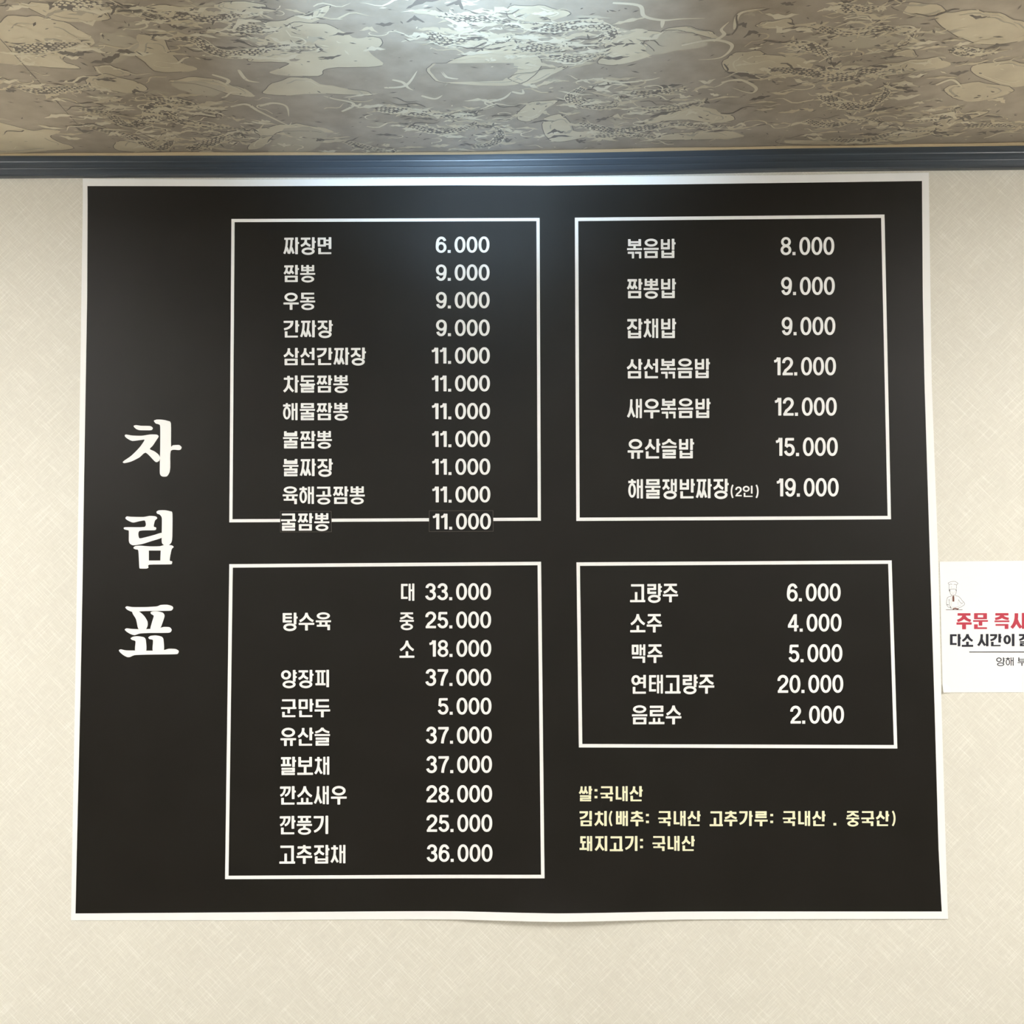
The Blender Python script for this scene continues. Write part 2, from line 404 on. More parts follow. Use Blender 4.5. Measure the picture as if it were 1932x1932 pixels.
            if v in 'ㅗㅛ': yv, ce = 15.2, 12.0
            elif v == 'ㅡ': yv, ce = (11.6 if ff == 'ㄹ' else 15.0), (9.6 if ff == 'ㄹ' else 13.0)
            else: yv, ce = (11.2 if ff == 'ㄹ' else 14.2), (9.6 if ff == 'ㄹ' else 12.4)
            if c == 'ㄱ':
                p.h(2.0, 26.8, .4, H * .9)
                p.v(24.3, .4, (yv + 1) if v != 'ㅗ' else yv + 1)
            elif c in 'ㅈㅅㅊ': cons(p, c, .6, .2, 28.4, ce + .9, False)
            elif c == 'ㅇ': cons(p, c, 2.2, -.4, 26.8, ce, False)
            else: cons(p, c, 2.2, .2, 26.8, ce, False)
            p.h(.3, 28.7, yv, 3.5 if not thin else H)
            if v == 'ㅗ': p.v(14.5, ce - (0 if c != 'ㄱ' else 3.5), yv + 1, W * .9)
            if v == 'ㅜ': p.v(14.5, yv + 1, (low + .8) if ff != 'ㄴ' else 25.4, W * .95)
            if v == 'ㅠ': p.v(9.2, yv + 1, low + .8, W * .9); p.v(20, yv + 1, low + .8, W * .9)
            if ff == 'ㅇ': cons(p, ff, 2.6, low, 26.8, 33.2, False)
            elif ff == 'ㄲ': cons(p, ff, 1.6, low, 27.2, 32.6, False)
            else: cons(p, ff, 2.2, low, 26.9, 32.2, False)
    elif v == 'ㅙ':
        cons(p, c, 2.0, .6, 14.0, 15.5, False, .9)
        p.v(8.0, 15.0, 27, W * .85); p.h(.2, 16.2, 25.2, H)
        p.v(18.8, .3, 31.7, W * .82); p.v(25.5, 0, 32, W * .86); p.h(18.8, 25.5, 12, H * .9)
    return p.out

# ------------------------------------------------------------------ numerals: 20.5 wide, 31 tall, y down
def digit(d):
    p = Pen(5.4, 4.7); r = lambda *a: p.out.append(ring(*a))
    if d == '0': p.out.append(ring(10.3, 15.5, 10.3, 15.5, 5.3, 4.5, 44, .93))
    elif d == '1': p.v(9.5, .6, 30.4, 5.8); p.st([(0.2, 7.0), (3.4, 6.6), (6.2, 4.6), (7.6, .8)], 4.4, 4.4)
    elif d == '2':
        p.st(arc(10.2, 9.2, 7.5, 7.0, 172, 385, 18) + bez((16.6, 13.4), (12.5, 18.5), (6.6, 22.4), 5)[1:] + [(3.4, 28.4)])
        p.h(.6, 20.2, 26.2, 4.4)
    elif d == '3':
        p.st(arc(10.0, 8.4, 6.7, 6.1, 178, 440, 18) + [(8.6, 14.6)])
        p.st([(8.6, 14.6)] + arc(10.0, 21.6, 7.6, 7.0, -80, 172, 20))
    elif d == '4':
        p.v(14.6, .6, 30.4, 5.2); p.h(.4, 20.4, 19.6, 4.4); p.st([(13.6, 1.8), (2.2, 21.0)], 4.8, 4.4)
    elif d == '5':
        p.h(3.6, 18.8, .7, 4.4); p.st([(4.8, 1.4), (3.6, 15.2)], 4.8, 4.4)
        p.st(arc(10.0, 20.6, 7.6, 7.9, -142, 168, 24))
    elif d == '6':
        r(10.3, 20.6, 10.1, 10.4, 5.2, 4.5, 40)
        p.st(arc(10.8, 9.6, 6.6, 7.3, -10, -130, 10) + bez((5.6, 4.8), (2.7, 9.4), (2.8, 20.5), 8)[1:])
    elif d == '9':
        r(10.3, 10.4, 10.1, 10.4, 5.2, 4.5, 40)
        p.st(arc(9.8, 21.4, 6.6, 7.3, 170, 50, 10) + bez((15.0, 26.2), (17.9, 21.6), (17.8, 10.5), 8)[1:])
    elif d == '7': p.h(.4, 20.2, .7, 4.5); p.st([(17.8, 2.4), (17.4, 5.0)] + bez((17.0, 5.6), (9.4, 15.5), (8.2, 30.4), 8))
    elif d == '8': r(10.3, 8.3, 9.2, 8.3, 4.8, 4.2, 34); r(10.3, 22.2, 10.1, 8.8, 5.1, 4.3, 36)
    elif d == '.': p.out.append(rect(0, 25.6, 5.7, 31))
    return p.out
ADV = {'1': 15.4, '.': 13.0}
def digits_width(t):
    x = 0
    for i, c in enumerate(t): last = x; x += ADV.get(c, 22.6)
    return last + 20.6

# ------------------------------------------------------------------ writing on the wall: strokes -> one mesh per word
def bulge(X, Z):
    """how far the banner stands off the wall"""
    d = .0010
    dx, dz = (X - BX) / .14, (Z - BZ)
    d += .0105 * math.exp(-dx * dx) * math.exp(-max(0, dz) / .055)
    dx2 = (X - BX2) / .5
    d += .0016 * math.exp(-dx2 * dx2) * math.exp(-max(0, dz) / .03)
    dt = (TZ - Z)
    d += .0018 * (0.5 + .5 * math.sin(X * 7.0 + .6)) * math.exp(-max(0, dt) / .02)
    return d
BX, BZ = on_wall(1052, 1733).x, on_wall(1052, 1733).z
BX2 = on_wall(1400, 1733).x
TZ = on_wall(960, 338).z
def put(px, py, layer):
    """pixel of the print -> point on the banner (layer = height of the print over the vinyl)"""
    p = on_wall(px, py); off = bulge(p.x, p.z) + layer
    return Vector((p.x, -off, p.z))
def put_flat(base):
    def f(px, py, layer):
        p = on_wall(px, py); return Vector((p.x, -(base + layer), p.z))
    return f
FLIP = True
def ink(name, strokes, xf, mat, parent, layer=.00025, place=None, step=1.2e-5):
    vs, fs = [], []
    place = place or put
    for si, st in enumerate(strokes):
        for quad in st:
            b = len(vs)
            P = [place(*xf(q[0], q[1]), layer + step * (si % 12)) for q in quad]
            vs += P; fs.append(tuple(range(b, b + len(P))))
    # face the room
    out = []
    for f in fs:
        a, b_, c = vs[f[0]], vs[f[1]], vs[f[2]]; nrm = Vector((0, 0, 0))
        for i in range(len(f)): p, q = vs[f[i]], vs[f[(i + 1) % len(f)]]; nrm.y += (p.z - q.z) * (p.x + q.x)
        out.append(f if nrm.y < 0 else tuple(reversed(f)))
    return mesh_obj(name, vs, out, mat, parent)
def word(name, text, x, top, bot, right, mat, parent, wv=5.0, wh=4.0, slope=-.005, place=None, layer=.00025, thin=False, xs=None):
    """Hangul word from its left / top / bottom / right in the photo"""
    n = len(text)
    sx = (right - x) / (31.3 * (n - 1) + 29.2) if right else 1.0
    sy = (bot - top) / 32.2
    strokes = []
    for i, ch in enumerate(text):
        ox = (xs[i] - x) / sx if xs else 31.3 * i
        for st in syllable(ch, wv, wh, thin): strokes.append([[(q.x + ox, q.y) for q in quad] for quad in st])
    return ink(name, strokes, lambda gx, gy: (x + gx * sx, top + gy * sy + gx * sx * slope), mat, parent, layer, place)
def price(name, text, right, top, bot, mat, parent, slope=-.004, layer=.00025, sx=1.0, place=None):
    wd = digits_width(text); strokes = []; ox = 0
    for c in text:
        for st in digit(c): strokes.append([[(q.x + ox, q.y) for q in quad] for quad in st])
        ox += ADV.get(c, 22.6)
    sy = (bot - top) / 31.0
    return ink(name, strokes, lambda gx, gy: (right + (gx - wd) * sx, top + gy * sy + (gx - wd) * slope), mat, parent, layer, place)

# ------------------------------------------------------------------ the menu banner
ctr = on_wall(962, 1040)
menu = bpy.data.objects.new('menu_banner', None); C.objects.link(menu)
menu['label'] = 'large black menu banner with white Korean dish names and prices hung on the cream wall'
menu['category'] = 'menu board'
# white vinyl sheet
LE = [(338, 157.3), (900, 149), (1300, 142), (1736, 134.2)]
RE = [(326, 1752), (720, 1757.5), (1040, 1769.3), (1330, 1776), (1733, 1788)]
TE = [(157, 338.2), (460, 339.6), (966, 336.4), (1250, 333.5), (1500, 331), (1752, 326.2)]
BE = [(134, 1736.2), (460, 1736), (860, 1733.2), (1050, 1734.5), (1260, 1733.5), (1788, 1733)]
LI = [(352, 166), (560, 165), (900, 159.3), (1100, 156.3), (1300, 152.5), (1600, 145.6), (1723, 143)]
RI = [(342, 1739), (560, 1740.5), (720, 1743.7), (1020, 1753), (1330, 1762.6), (1600, 1770.2), (1719, 1776)]
TI = [(166, 352), (460, 352), (860, 350.3), (1030, 351), (1260, 349), (1500, 345.5), (1739, 342.2)]
BI = [(143, 1723), (460, 1720.8), (860, 1717.8), (1050, 1719.2), (1260, 1718.6), (1776, 1719)]
def coons(L_, R_, T_, B_, u, v):
    """point of the sheet bounded by four measured edges"""
    yl = L_[0][0] + (L_[-1][0] - L_[0][0]) * v; yr = R_[0][0] + (R_[-1][0] - R_[0][0]) * v
    xt = T_[0][0] + (T_[-1][0] - T_[0][0]) * u; xb = B_[0][0] + (B_[-1][0] - B_[0][0]) * u
    l = Vector((lerp_table(L_, yl), yl)); r = Vector((lerp_table(R_, yr), yr))
    t = Vector((xt, lerp_table(T_, xt))); b = Vector((xb, lerp_table(B_, xb)))
    P00, P10 = Vector((T_[0][0], T_[0][1])), Vector((T_[-1][0], T_[-1][1]))
    P01, P11 = Vector((B_[0][0], B_[0][1])), Vector((B_[-1][0], B_[-1][1]))
    return (1-v)*t + v*b + (1-u)*l + u*r - ((1-u)*(1-v)*P00 + u*(1-v)*P10 + (1-u)*v*P01 + u*v*P11)
def sheet(name, edges, layer, mat, parent, nu=120, nv=100, thick=0.0):
    vs, fs = [], []
    vv = [1 - (1 - j / nv) ** 1.25 for j in range(nv + 1)]
    for j in range(nv + 1):
        for i in range(nu + 1):
            q = coons(*edges, i / nu, vv[j]); vs.append(put(q.x, q.y, layer))
    for j in range(nv):
        for i in range(nu):
            a = j * (nu + 1) + i; fs.append((a, a + nu + 1, a + nu + 2, a + 1))
    if thick:
        rim = [i for i in range(nu + 1)] + [j * (nu + 1) + nu for j in range(1, nv + 1)] + [nv * (nu + 1) + i for i in range(nu - 1, -1, -1)] + [j * (nu + 1) for j in range(nv - 1, 0, -1)]
        b = len(vs)
        for r in rim: p = vs[r]; vs.append(Vector((p.x, p.y + thick, p.z)))
        for k in range(len(rim)):
            k2 = (k + 1) % len(rim); fs.append((rim[k], rim[k2], b + k2, b + k))
    return mesh_obj(name, vs, fs, mat, parent, smooth=False)
sheet('vinyl_sheet', (LE, RE, TE, BE), 0, M_WHITE, menu, thick=.0005)
blk = sheet('black_panel', (LI, RI, TI, BI), .00012, M_BLACK, menu)
blk['label'] = 'matt black printed field inside the white margin'

def frame(corners, t, gaps=()):
    """white printed rectangle; corners TL TR BR BL in the photo, outer edge"""
    tl, tr, br, bl = [Vector(c) for c in corners]; vs, fs = [], []
    inn = [tl + Vector((t, t)), tr + Vector((-t, t)), br + Vector((-t, -t)), bl + Vector((t, -t))]
    out = [tl, tr, br, bl]; strokes = []
    for k in range(4):
        a, b, ia, ib = out[k], out[(k+1) % 4], inn[k], inn[(k+1) % 4]; nseg = 40; st = []
        for s in range(nseg):
            u0, u1 = s / nseg, (s + 1) / nseg
            st.append([a.lerp(b, u0), a.lerp(b, u1), ia.lerp(ib, u1), ia.lerp(ib, u0)])
        strokes.append(st)
    return ink('box_outline', strokes, lambda x, y: (x, y), M_INK, menu, .00022, step=0)
frame([(437, 413.6), (1018, 411.6), (1020.5, 982.6), (433, 985.6)], 6.0)
frame([(1084.5, 411.2), (1668.3, 405.2), (1680.6, 979.8), (1087.2, 983)], 6.4)
frame([(433, 1064.4), (1020.8, 1059.8), (1027.3, 1655.6), (425, 1658.4)], 6.6)
frame([(1087.5, 1061), (1681.8, 1057.2), (1692.6, 1412), (1092, 1410)], 6.6)

def row(nm, x, top, bot, right, pr, pright, ptop, pbot):
    if nm: word('dish_name', nm, x, top, bot, right, M_INK, menu)
    if pr: price('price', pr, pright, ptop, pbot, M_INK, menu)
# upper left box
row('짜장면', 535, 448.4, 480.3, 627.5, '6.000', 923.5, 446.5, 477.2)
row('짬뽕', 535, 500.5, 532.6, 595.5, '9.000', 923.7, 499, 529.8)
row('우동', 535, 552.6, 584.6, 595.5, '9.000', 923.8, 550.9, 582)
row('간짜장', 535, 605, 637.2, 628, '9.000', 924, 603, 634.2)
row('삼선간짜장', 534.6, 656.8, 689.4, 690.5, '11.000', 924.2, 655.3, 686.4)
row('차돌짬뽕', 534.4, 708.8, 741.2, 658.2, '11.000', 924.4, 708, 738.8)
row('해물짬뽕', 534, 760.8, 793.3, 658.2, '11.000', 924.6, 760.2, 791.2)
row('불짬뽕', 534, 813.6, 846.3, 627, '11.000', 924.8, 812.6, 843.6)
row('불짜장', 534, 866, 898.8, 628, '11.000', 925, 865, 896)
row('육해공짬뽕', 533.3, 918.3, 951.4, 689, '11.000', 925.2, 917.2, 948.1)
# upper right box
row('볶음밥', 1182.6, 451.4, 487.6, 1274.2, '8.000', 1573.6, 447.3, 481.4)
row('짬뽕밥', 1182.2, 526.4, 563.2, 1275, '9.000', 1574.6, 522.5, 556.8)
row('잡채밥', 1182, 601.6, 638.6, 1275.2, '9.000', 1575.6, 598, 632.5)
row('삼선볶음밥', 1181.8, 677.6, 714.3, 1339, '12.000', 1576.8, 673.7, 708.4)
row('새우볶음밥', 1183, 752.8, 789.5, 1340, '12.000', 1578.2, 749.8, 784.5)
row('유산슬밥', 1184, 828.4, 865.5, 1309, '15.000', 1580.2, 825.2, 860.4)
row('해물쟁반짜장', 1184.8, 904.2, 941.0, 1374.4, '19.000', 1581.8, 901.9, 936.8)
# lower left box
row('탕수육', 532, 1156, 1189.3, 625.3, None, 0, 0, 0)
row('양장피', 530.6, 1264, 1297, 623.2, '37.000', 926.8, 1261.4, 1293.7)
row('군만두', 530.4, 1318.8, 1353, 623.4, '5.000', 927.3, 1315.8, 1347.9)
row('유산슬', 529.4, 1372.8, 1407, 623.4, '37.000', 927.9, 1370.2, 1402.6)
row('팔보채', 528.8, 1427.6, 1462, 623.4, '37.000', 928.3, 1425.3, 1458)
row('깐쇼새우', 528.2, 1483, 1517.8, 654.6, '28.000', 928.5, 1480.7, 1513.5)
row('깐풍기', 527.8, 1539, 1573.8, 621.6, '25.000', 928.8, 1536, 1569)
row('고추잡채', 527.4, 1594.2, 1629.2, 653.8, '36.000', 929.2, 1592.2, 1625.2)
for ch, xx, tt, bb, rr, pp, pr_, pt, pb in (('대', 755.2, 1101, 1133.8, 783.6, '33.000', 926.4, 1100, 1132),
                                ('중', 753.8, 1155.2, 1188, 781.6, '25.000', 926.6, 1153.4, 1185.2),
                                ('소', 753.8, 1208.4, 1241, 782.2, '18.000', 926.9, 1207, 1239)):
    word('portion_size', ch, xx, tt, bb, rr, M_INK, menu); price('price', pp, pr_, pt, pb, M_INK, menu)
# lower right box
row('고량주', 1188.6, 1101.4, 1136.2, 1279.2, '6.000', 1585.6, 1100.5, 1134.3)
row('소주', 1188.8, 1158.4, 1193, 1248.8, '4.000', 1587.2, 1157.8, 1191.4)
row('맥주', 1190.2, 1215.6, 1250.6, 1250, '5.000', 1588.8, 1215, 1249)
row('연태고량주', 1191, 1273.2, 1308.8, 1347.6, '20.000', 1590.5, 1272.8, 1307)
row('음료수', 1191.8, 1331.0, 1366.4, 1285.6, '2.000', 1591.9, 1331, 1365)
# (2인) in smaller letters
def small_portion():
    st = []
    s = .745
    def add(lst, ox, oy, k, ky=None):
        for q_ in lst: st.append([[(q[0] * k + ox, q[1] * (ky or k) + oy) for q in quad] for quad in q_])
    p = Pen(3.0, 3.0)
    p.st(arc(9.5, 12.2, 7.8, 15.6, 232, 128, 12)); p.st(arc(43.6, 12.2, 7.8, 15.6, -52, 52, 12))
    add(p.out, 0, 0, 1)
    add(digit('2'), 9.0, 3.2, .60, .60); add(syllable('인', 4.6, 4.2), 23.0, 1.5, .69, .66)
    return st
ink('dish_name', small_portion(), lambda x, y: (1378 + x, 915 + y), M_INK, menu)

# ingredient origins, pale yellow
def note(items, top, bot):
    y = (bot - top) / 32.2; st = []
    for t, x in items:
        if t in ':.': 
            if t == ':': st.append([[Vector((x, top + 5.6)), Vector((x + 5.4, top + 5.6)), Vector((x + 5.4, top + 10)), Vector((x, top + 10))]])
            yy = top + (18.4 if t == ':' else 22.8); st.append([[Vector((x, yy)), Vector((x + 5.4, yy)), Vector((x + 5.4, yy + 4.6)), Vector((x, yy + 4.6))]])
        elif t in '()':
            p = Pen(3.6, 2.6)
            a = arc(12.4, 14.2, 10.6, 18.2, 230, 130, 12) if t == '(' else arc(-4.6, 14.2, 10.6, 18.2, -50, 50, 12)
            p.st(a)
            for s_ in p.out: st.append([[Vector((q[0] + x - (.6 if t == '(' else -.8), q[1] + top)) for q in quad] for quad in s_])
        else:
            for s_ in syllable(t, 5.6, 4.4): st.append([[Vector((q.x * .862 + x, q.y * y + top)) for q in quad] for quad in s_])
    return ink('origin_note', st, lambda a, b: (a, b), M_YEL, menu)
note([('쌀', 1091.8), (':', 1121.6), ('국', 1132.2), ('내', 1160.2), ('산', 1187)], 1482.8, 1511.4)
note([('김', 1093), ('치', 1121), ('(', 1149.2), ('배', 1160.6), ('추', 1189), (':', 1218.6), ('국', 1241.2), ('내', 1269.4), ('산', 1296.2), ('고', 1338.6),
      ('추', 1366), ('가', 1394.2), ('루', 1423), (':', 1452.9), ('국', 1476.2), ('내', 1504.2), ('산', 1531.6), ('.', 1572), ('중', 1596), ('국', 1624), ('산', 1651.6), (')', 1680.4)], 1529.6, 1558.1)
note([('돼', 1093), ('지', 1121.8), ('고', 1150.2), ('기', 1178.8), (':', 1207.4), ('국', 1230.4), ('내', 1258), ('산', 1285.2)], 1576.6, 1605)

# title letters: brush shapes traced as closed outlines (read off at 3.944x from (200, 770))
def smooth(pts, n=4, cr_=.7):
    P = [Vector(p) for p in pts]; m = len(P); out = []
    for i in range(m):
        a, b, c, d = P[i-1], P[i], P[(i+1) % m], P[(i+2) % m]
        for k in range(n):
            t = k / n
            q = .5 * ((2*b) + (c-a)*t + (2*a-5*b+4*c-d)*t*t + (-a+3*b-3*c+d)*t**3)
            lin = b.lerp(c, t); out.append(lin.lerp(q, cr_))
    return out
def brush(shapes):
    polys = []
    for s in shapes:
        P = smooth(s); tris = tessellate_polygon([[Vector((p.x, p.y, 0)) for p in P]])
        polys.append([[P[i] for i in t] for t in tris])
    return polys
CHA = [[(208,132),(225,127),(262,132),(330,134),(350,147),(345,162),(325,166),(255,165),(230,158),(212,143)],
       [(142,203),(152,197),(200,205),(270,206),(330,197),(380,198),(394,212),(378,238),(350,280),(328,305),(362,322),(392,345),(404,368),(398,392),(380,403),(362,394),(298,332),(250,368),(190,398),(140,410),(127,404),(135,393),(190,355),(250,295),(289,238),(262,238),(200,245),(168,232),(146,215)],
       [(358,95),(380,86),(420,87),(460,95),(485,115),(486,280),(500,277),(545,275),(564,290),(560,306),(545,313),(484,318),(480,440),(474,480),(455,508),(425,510),(408,500),(402,470),(405,300),(405,140),(395,122),(372,115)]]
RIM = [[(147,815),(158,806),(190,809),(280,810),(330,802),(372,806),(383,820),(366,838),(357,880),(374,888),(375,900),(362,909),(250,914),(249,968),(300,960),(360,944),(418,928),(418,964),(340,990),(270,1012),(205,1021),(180,1008),(172,985),(172,915),(160,908),(138,902),(134,892),(150,886),(290,884),(292,838),(255,841),(205,852),(172,840),(150,826)],
       [(378,771),(395,761),(440,760),(480,768),(496,785),(495,960),(488,1000),(470,1018),(440,1021),(422,1010),(416,985),(418,830),(412,805),(400,792),(382,785)],
       [(206,1037),(222,1026),(262,1024),(330,1029),(400,1028),(440,1018),(490,1021),(506,1034),(490,1052),(476,1131),(494,1140),(493,1155),(478,1163),(325,1165),(318,1186),(305,1194),(262,1194),(250,1183),(243,1062),(225,1052),(210,1046)]]
PYO = [[(146,1484),(158,1474),(200,1480),(300,1480),(380,1475),(410,1464),(460,1463),(495,1474),(502,1488),(492,1503),(470,1508),(300,1510),(250,1513),(210,1520),(165,1503)],
       [(197,1519),(246,1513),(285,1545),(310,1585),(312,1618),(296,1648),(252,1650),(238,1630),(225,1570)],
       [(333,1520),(350,1512),(385,1512),(425,1522),(438,1545),(425,1590),(402,1640),(334,1646),(342,1600),(357,1550),(352,1540),(338,1532)],
       [(142,1648),(155,1638),(200,1643),(280,1645),(390,1638),(430,1628),(475,1630),(491,1648),(484,1665),(460,1672),(330,1673),(255,1677),(215,1689),(185,1681),(155,1663)],
       [(185,1712),(205,1700),(240,1697),(285,1705),(299,1728),(299,1812),(221,1812),(222,1740),(215,1730),(195,1724)],
       [(317,1706),(335,1694),(375,1691),(415,1700),(430,1722),(430,1812),(352,1812),(352,1732),(345,1722),(325,1718)],
       [(98,1803),(112,1794),(150,1802),(225,1803),(300,1804),(352,1804),(430,1800),(470,1790),(520,1792),(543,1806),(538,1824),(515,1831),(300,1834),(215,1838),(180,1852),(160,1852),(135,1840),(110,1820)]]
for shp in (CHA, RIM, PYO):
    if shp is RIM:
        polys = brush(shp[:2])
        # the square letter at the bottom has an open counter: outline and counter tessellated together
        O = smooth(shp[2]); I = [Vector(p) for p in ((321, 1060), (409, 1060), (406, 1134), (321, 1134))]
        allp = O + I; tris = tessellate_polygon([[Vector((p.x, p.y, 0)) for p in O], [Vector((p.x, p.y, 0)) for p in I]])
        polys.append([[allp[i] for i in t] for t in tris])
    else: polys = brush(shp)
    t_ = ink('title_letter', polys, lambda x, y: (200 + x / 3.944, 770 + y / 3.944), M_INK, menu)

# two correction patches glued over the lower edge of the first box
def patch(q, label):
    tl, tr, br, bl = [Vector(c) for c in q]; vs, fs = [], []
    ring_ = [tl, tr, br, bl]
    for layer in (.00095, .00022):
        for c in ring_: vs.append(put(c.x, c.y, layer))
    fs = [(0, 3, 2, 1)] + [(i, (i + 1) % 4, 4 + (i + 1) % 4, 4 + i) for i in range(4)]
    o = mesh_obj('patch', vs, fs, [M_PATCH, M_EDGE], menu, [0, 1, 1, 1, 1]); o['label'] = label
    # light caught on the cut edge, painted as a paler grey rim
    st = []
    cc = (tl + tr + br + bl) / 4
    for i in range(4):
        a, b = ring_[i], ring_[(i + 1) % 4]; t = .9
        def inn(p): return Vector((p.x + (t if p.x < cc.x else -t), p.y + (t if p.y < cc.y else -t)))
        st.append([[a, b, inn(b), inn(a)]])
    ink('cut_edge_glint', st, lambda x, y: (x, y), M_EDGE, o, .00105, step=0)
    return o
M_EDGE = plain('grey_cut_edge_glint', (.075, .066, .052), .5, .4)
p1 = patch([(529.2, 964.4), (625.6, 964.4), (626.2, 1003.8), (529, 1004.2)], 'small black patch lettered with three syllables')
word('dish_name', '굴짬뽕', 530.4, 968.6, 1001.4, 622.4, M_INK, p1, layer=.0012)
p2 = patch([(809.6, 963.4), (930.6, 963.2), (931, 1002.8), (809.4, 1003.4)], 'small black patch lettered 11.000')
price('price', '11.000', 926.3, 968.3, 999, M_INK, p2, layer=.0012)
for o in (p1, p2):
    pass

# ------------------------------------------------------------------ small white notice at the right
notice = bpy.data.objects.new('notice', None); C.objects.link(notice)
notice['label'] = 'small white paper notice with a chef drawing and red heading beside the menu'
notice['category'] = 'sign'
NB = .0009
def nput(px, py, layer):
    p = on_wall(px, py)
    # the lower left corner lifts a little
    c = math.hypot(px - 1778, py - 1306)
    return Vector((p.x, -(NB + layer + .004 * max(0, 1 - c / 16)), p.z))
def notice_sheet():
    vs, fs = [], []; nu, nv = 120, 60
    for j in range(nv + 1):
        for i in range(nu + 1):
            u, v = (i / nu) ** 1.4, 1 - (1 - j / nv) ** 1.3
            xl, xr = 1772.4 + 5.6 * v, 2126.0
            yt, yb = 1059.6 - 3.5 * u, 1306.4 - .5 * u
            vs.append(nput(xl + (xr - xl) * u, yt + (yb - yt) * v, 0))
    for j in range(nv):
        for i in range(nu): a = j * (nu + 1) + i; fs.append((a, a + nu + 1, a + nu + 2, a + 1))
    rim = list(range(nu + 1)) + [j * (nu + 1) + nu for j in range(1, nv + 1)] + [nv * (nu + 1) + i for i in range(nu - 1, -1, -1)] + [j * (nu + 1) for j in range(nv - 1, 0, -1)]
    b = len(vs)
    for r in rim: vs.append(vs[r] + Vector((0, .0006, 0)))
    for k in range(len(rim)): k2 = (k + 1) % len(rim); fs.append((rim[k], rim[k2], b + k2, b + k))
    return mesh_obj('paper', vs, fs, M_PAPER, notice)
notice_sheet()
def nword(name, chars, top, bot, wcell, mat, wv, wh, thin=False):
    st = []; sx, sy = wcell / 29.0, (bot - top) / 32.2
    for ch, x in chars:
        for s_ in syllable(ch, wv, wh, thin): st.append([[(q.x * sx + x, q.y * sy + top) for q in quad] for quad in s_])
    return ink(name, st, lambda a, b: (a, b - (a - 1772) * .003), mat, notice, .0001, place=nput, step=8e-6)
nword('heading', [('주', 1804), ('문', 1835), ('즉', 1875.4), ('시', 1906.4)], 1156.8, 1187, 28.8, M_RED, 7.2, 5.0)['label'] = 'bold red heading'
nword('message_line', [('다', 1790.6), ('소', 1814), ('시', 1843.6), ('간', 1867.2), ('이', 1892.6), ('걸', 1921.6)], 1196.2, 1219.6, 21.6, M_CHAR, 6.8, 5.2)['label'] = 'bold charcoal line'
nword('closing_line', [('양', 1879), ('해', 1896.8), ('부', 1919.4)], 1240.6, 1256.4, 16.2, M_CHAR, 3.5, 3.3, True)
ink('rule', [[[Vector((1828.2 + 30 * k, 1229.2)), Vector((1858.2 + 30 * k, 1229.2)), Vector((1858.2 + 30 * k, 1230.9)), Vector((1828.2 + 30 * k, 1230.9))]] for k in range(8)],
    lambda x, y: (x, y), M_CHAR, notice, .0001, place=nput, step=0)
def chef():
    def L_(pts, w=4.6): return offset_poly(pts, w, w, .2)
    g = [  # outlines at 6.44x from (1740, 1030)
        L_([(325,548),(322,500),(322,470),(311,452),(330,440),(352,433),(380,431),(402,433),(432,455),(414,474),(412,520)]),
        L_([(322,470),(345,462),(362,468)]), L_([(414,474),(395,466),(378,470)]), L_([(352,490),(350,510)], 2.4),
        L_([(332,530),(352,524),(385,523),(410,528)]),
        L_([(332,530),(333,560),(342,585),(358,600),(376,604),(396,596),(408,574),(412,545),(411,528)]),
        L_([(345,560),(356,562)], 2.4), L_([(386,560),(400,560)], 2.4), L_([(372,560),(368,578),(376,580)], 2.0), L_([(362,589),(378,592),(386,588)], 2.2),
        L_([(352,596),(345,612),(318,618),(302,630),(294,660),(291,700),(296,722),(312,742),(335,752)]),
        L_([(404,597),(408,608),(436,612),(462,636),(484,666),(504,684),(512,702),(504,720),(470,740),(440,756),(420,762)]),
        L_([(322,650),(326,690),(330,724),(342,742),(345,762),(352,766)]), L_([(345,620),(350,680),(352,740)], 2.0),
        L_([(438,650),(448,672),(466,694),(486,704)]), L_([(438,650),(432,690),(434,720)], 2.0), L_([(470,700),(500,684)], 2.6), L_([(360,745),(400,745),(440,735),(470,712)], 2.4),
        L_([(352,612),(372,622),(394,608)], 2.6)]
    d = [L_([(329,528),(330,556)], 8), L_([(409,528),(408,548)], 7), L_([(292,712),(318,716)], 7), L_([(336,735),(348,758)], 9), L_([(322,646),(326,662)], 5),
         L_([(284,776),(486,776)], 6.5)]
    r = [offset_poly([(374,604),(374,622)], 15, 15, 1), offset_poly([(374,618),(375,676)], 24, 24, 3), offset_poly([(366,768),(396,758),(438,770)], 16, 16, 2)]
    xf = lambda x, y: (1740 + x / 6.44, 1030 + y / 6.44)
    dr = ink('chef_drawing', g, xf, M_GREY, notice, .0001, place=nput, step=1e-6)
    dr['label'] = 'line drawing of a chef in a tall hat holding a board'
    ink('dark_line', d, xf, M_CHAR2, dr, .00013, place=nput, step=1e-6)
    ink('neckerchief', r, xf, M_SHADE, dr, .00012, place=nput, step=1e-6)
M_CHAR2 = plain('dark_line_print', (.10, .09, .10), .55, .3)
chef()

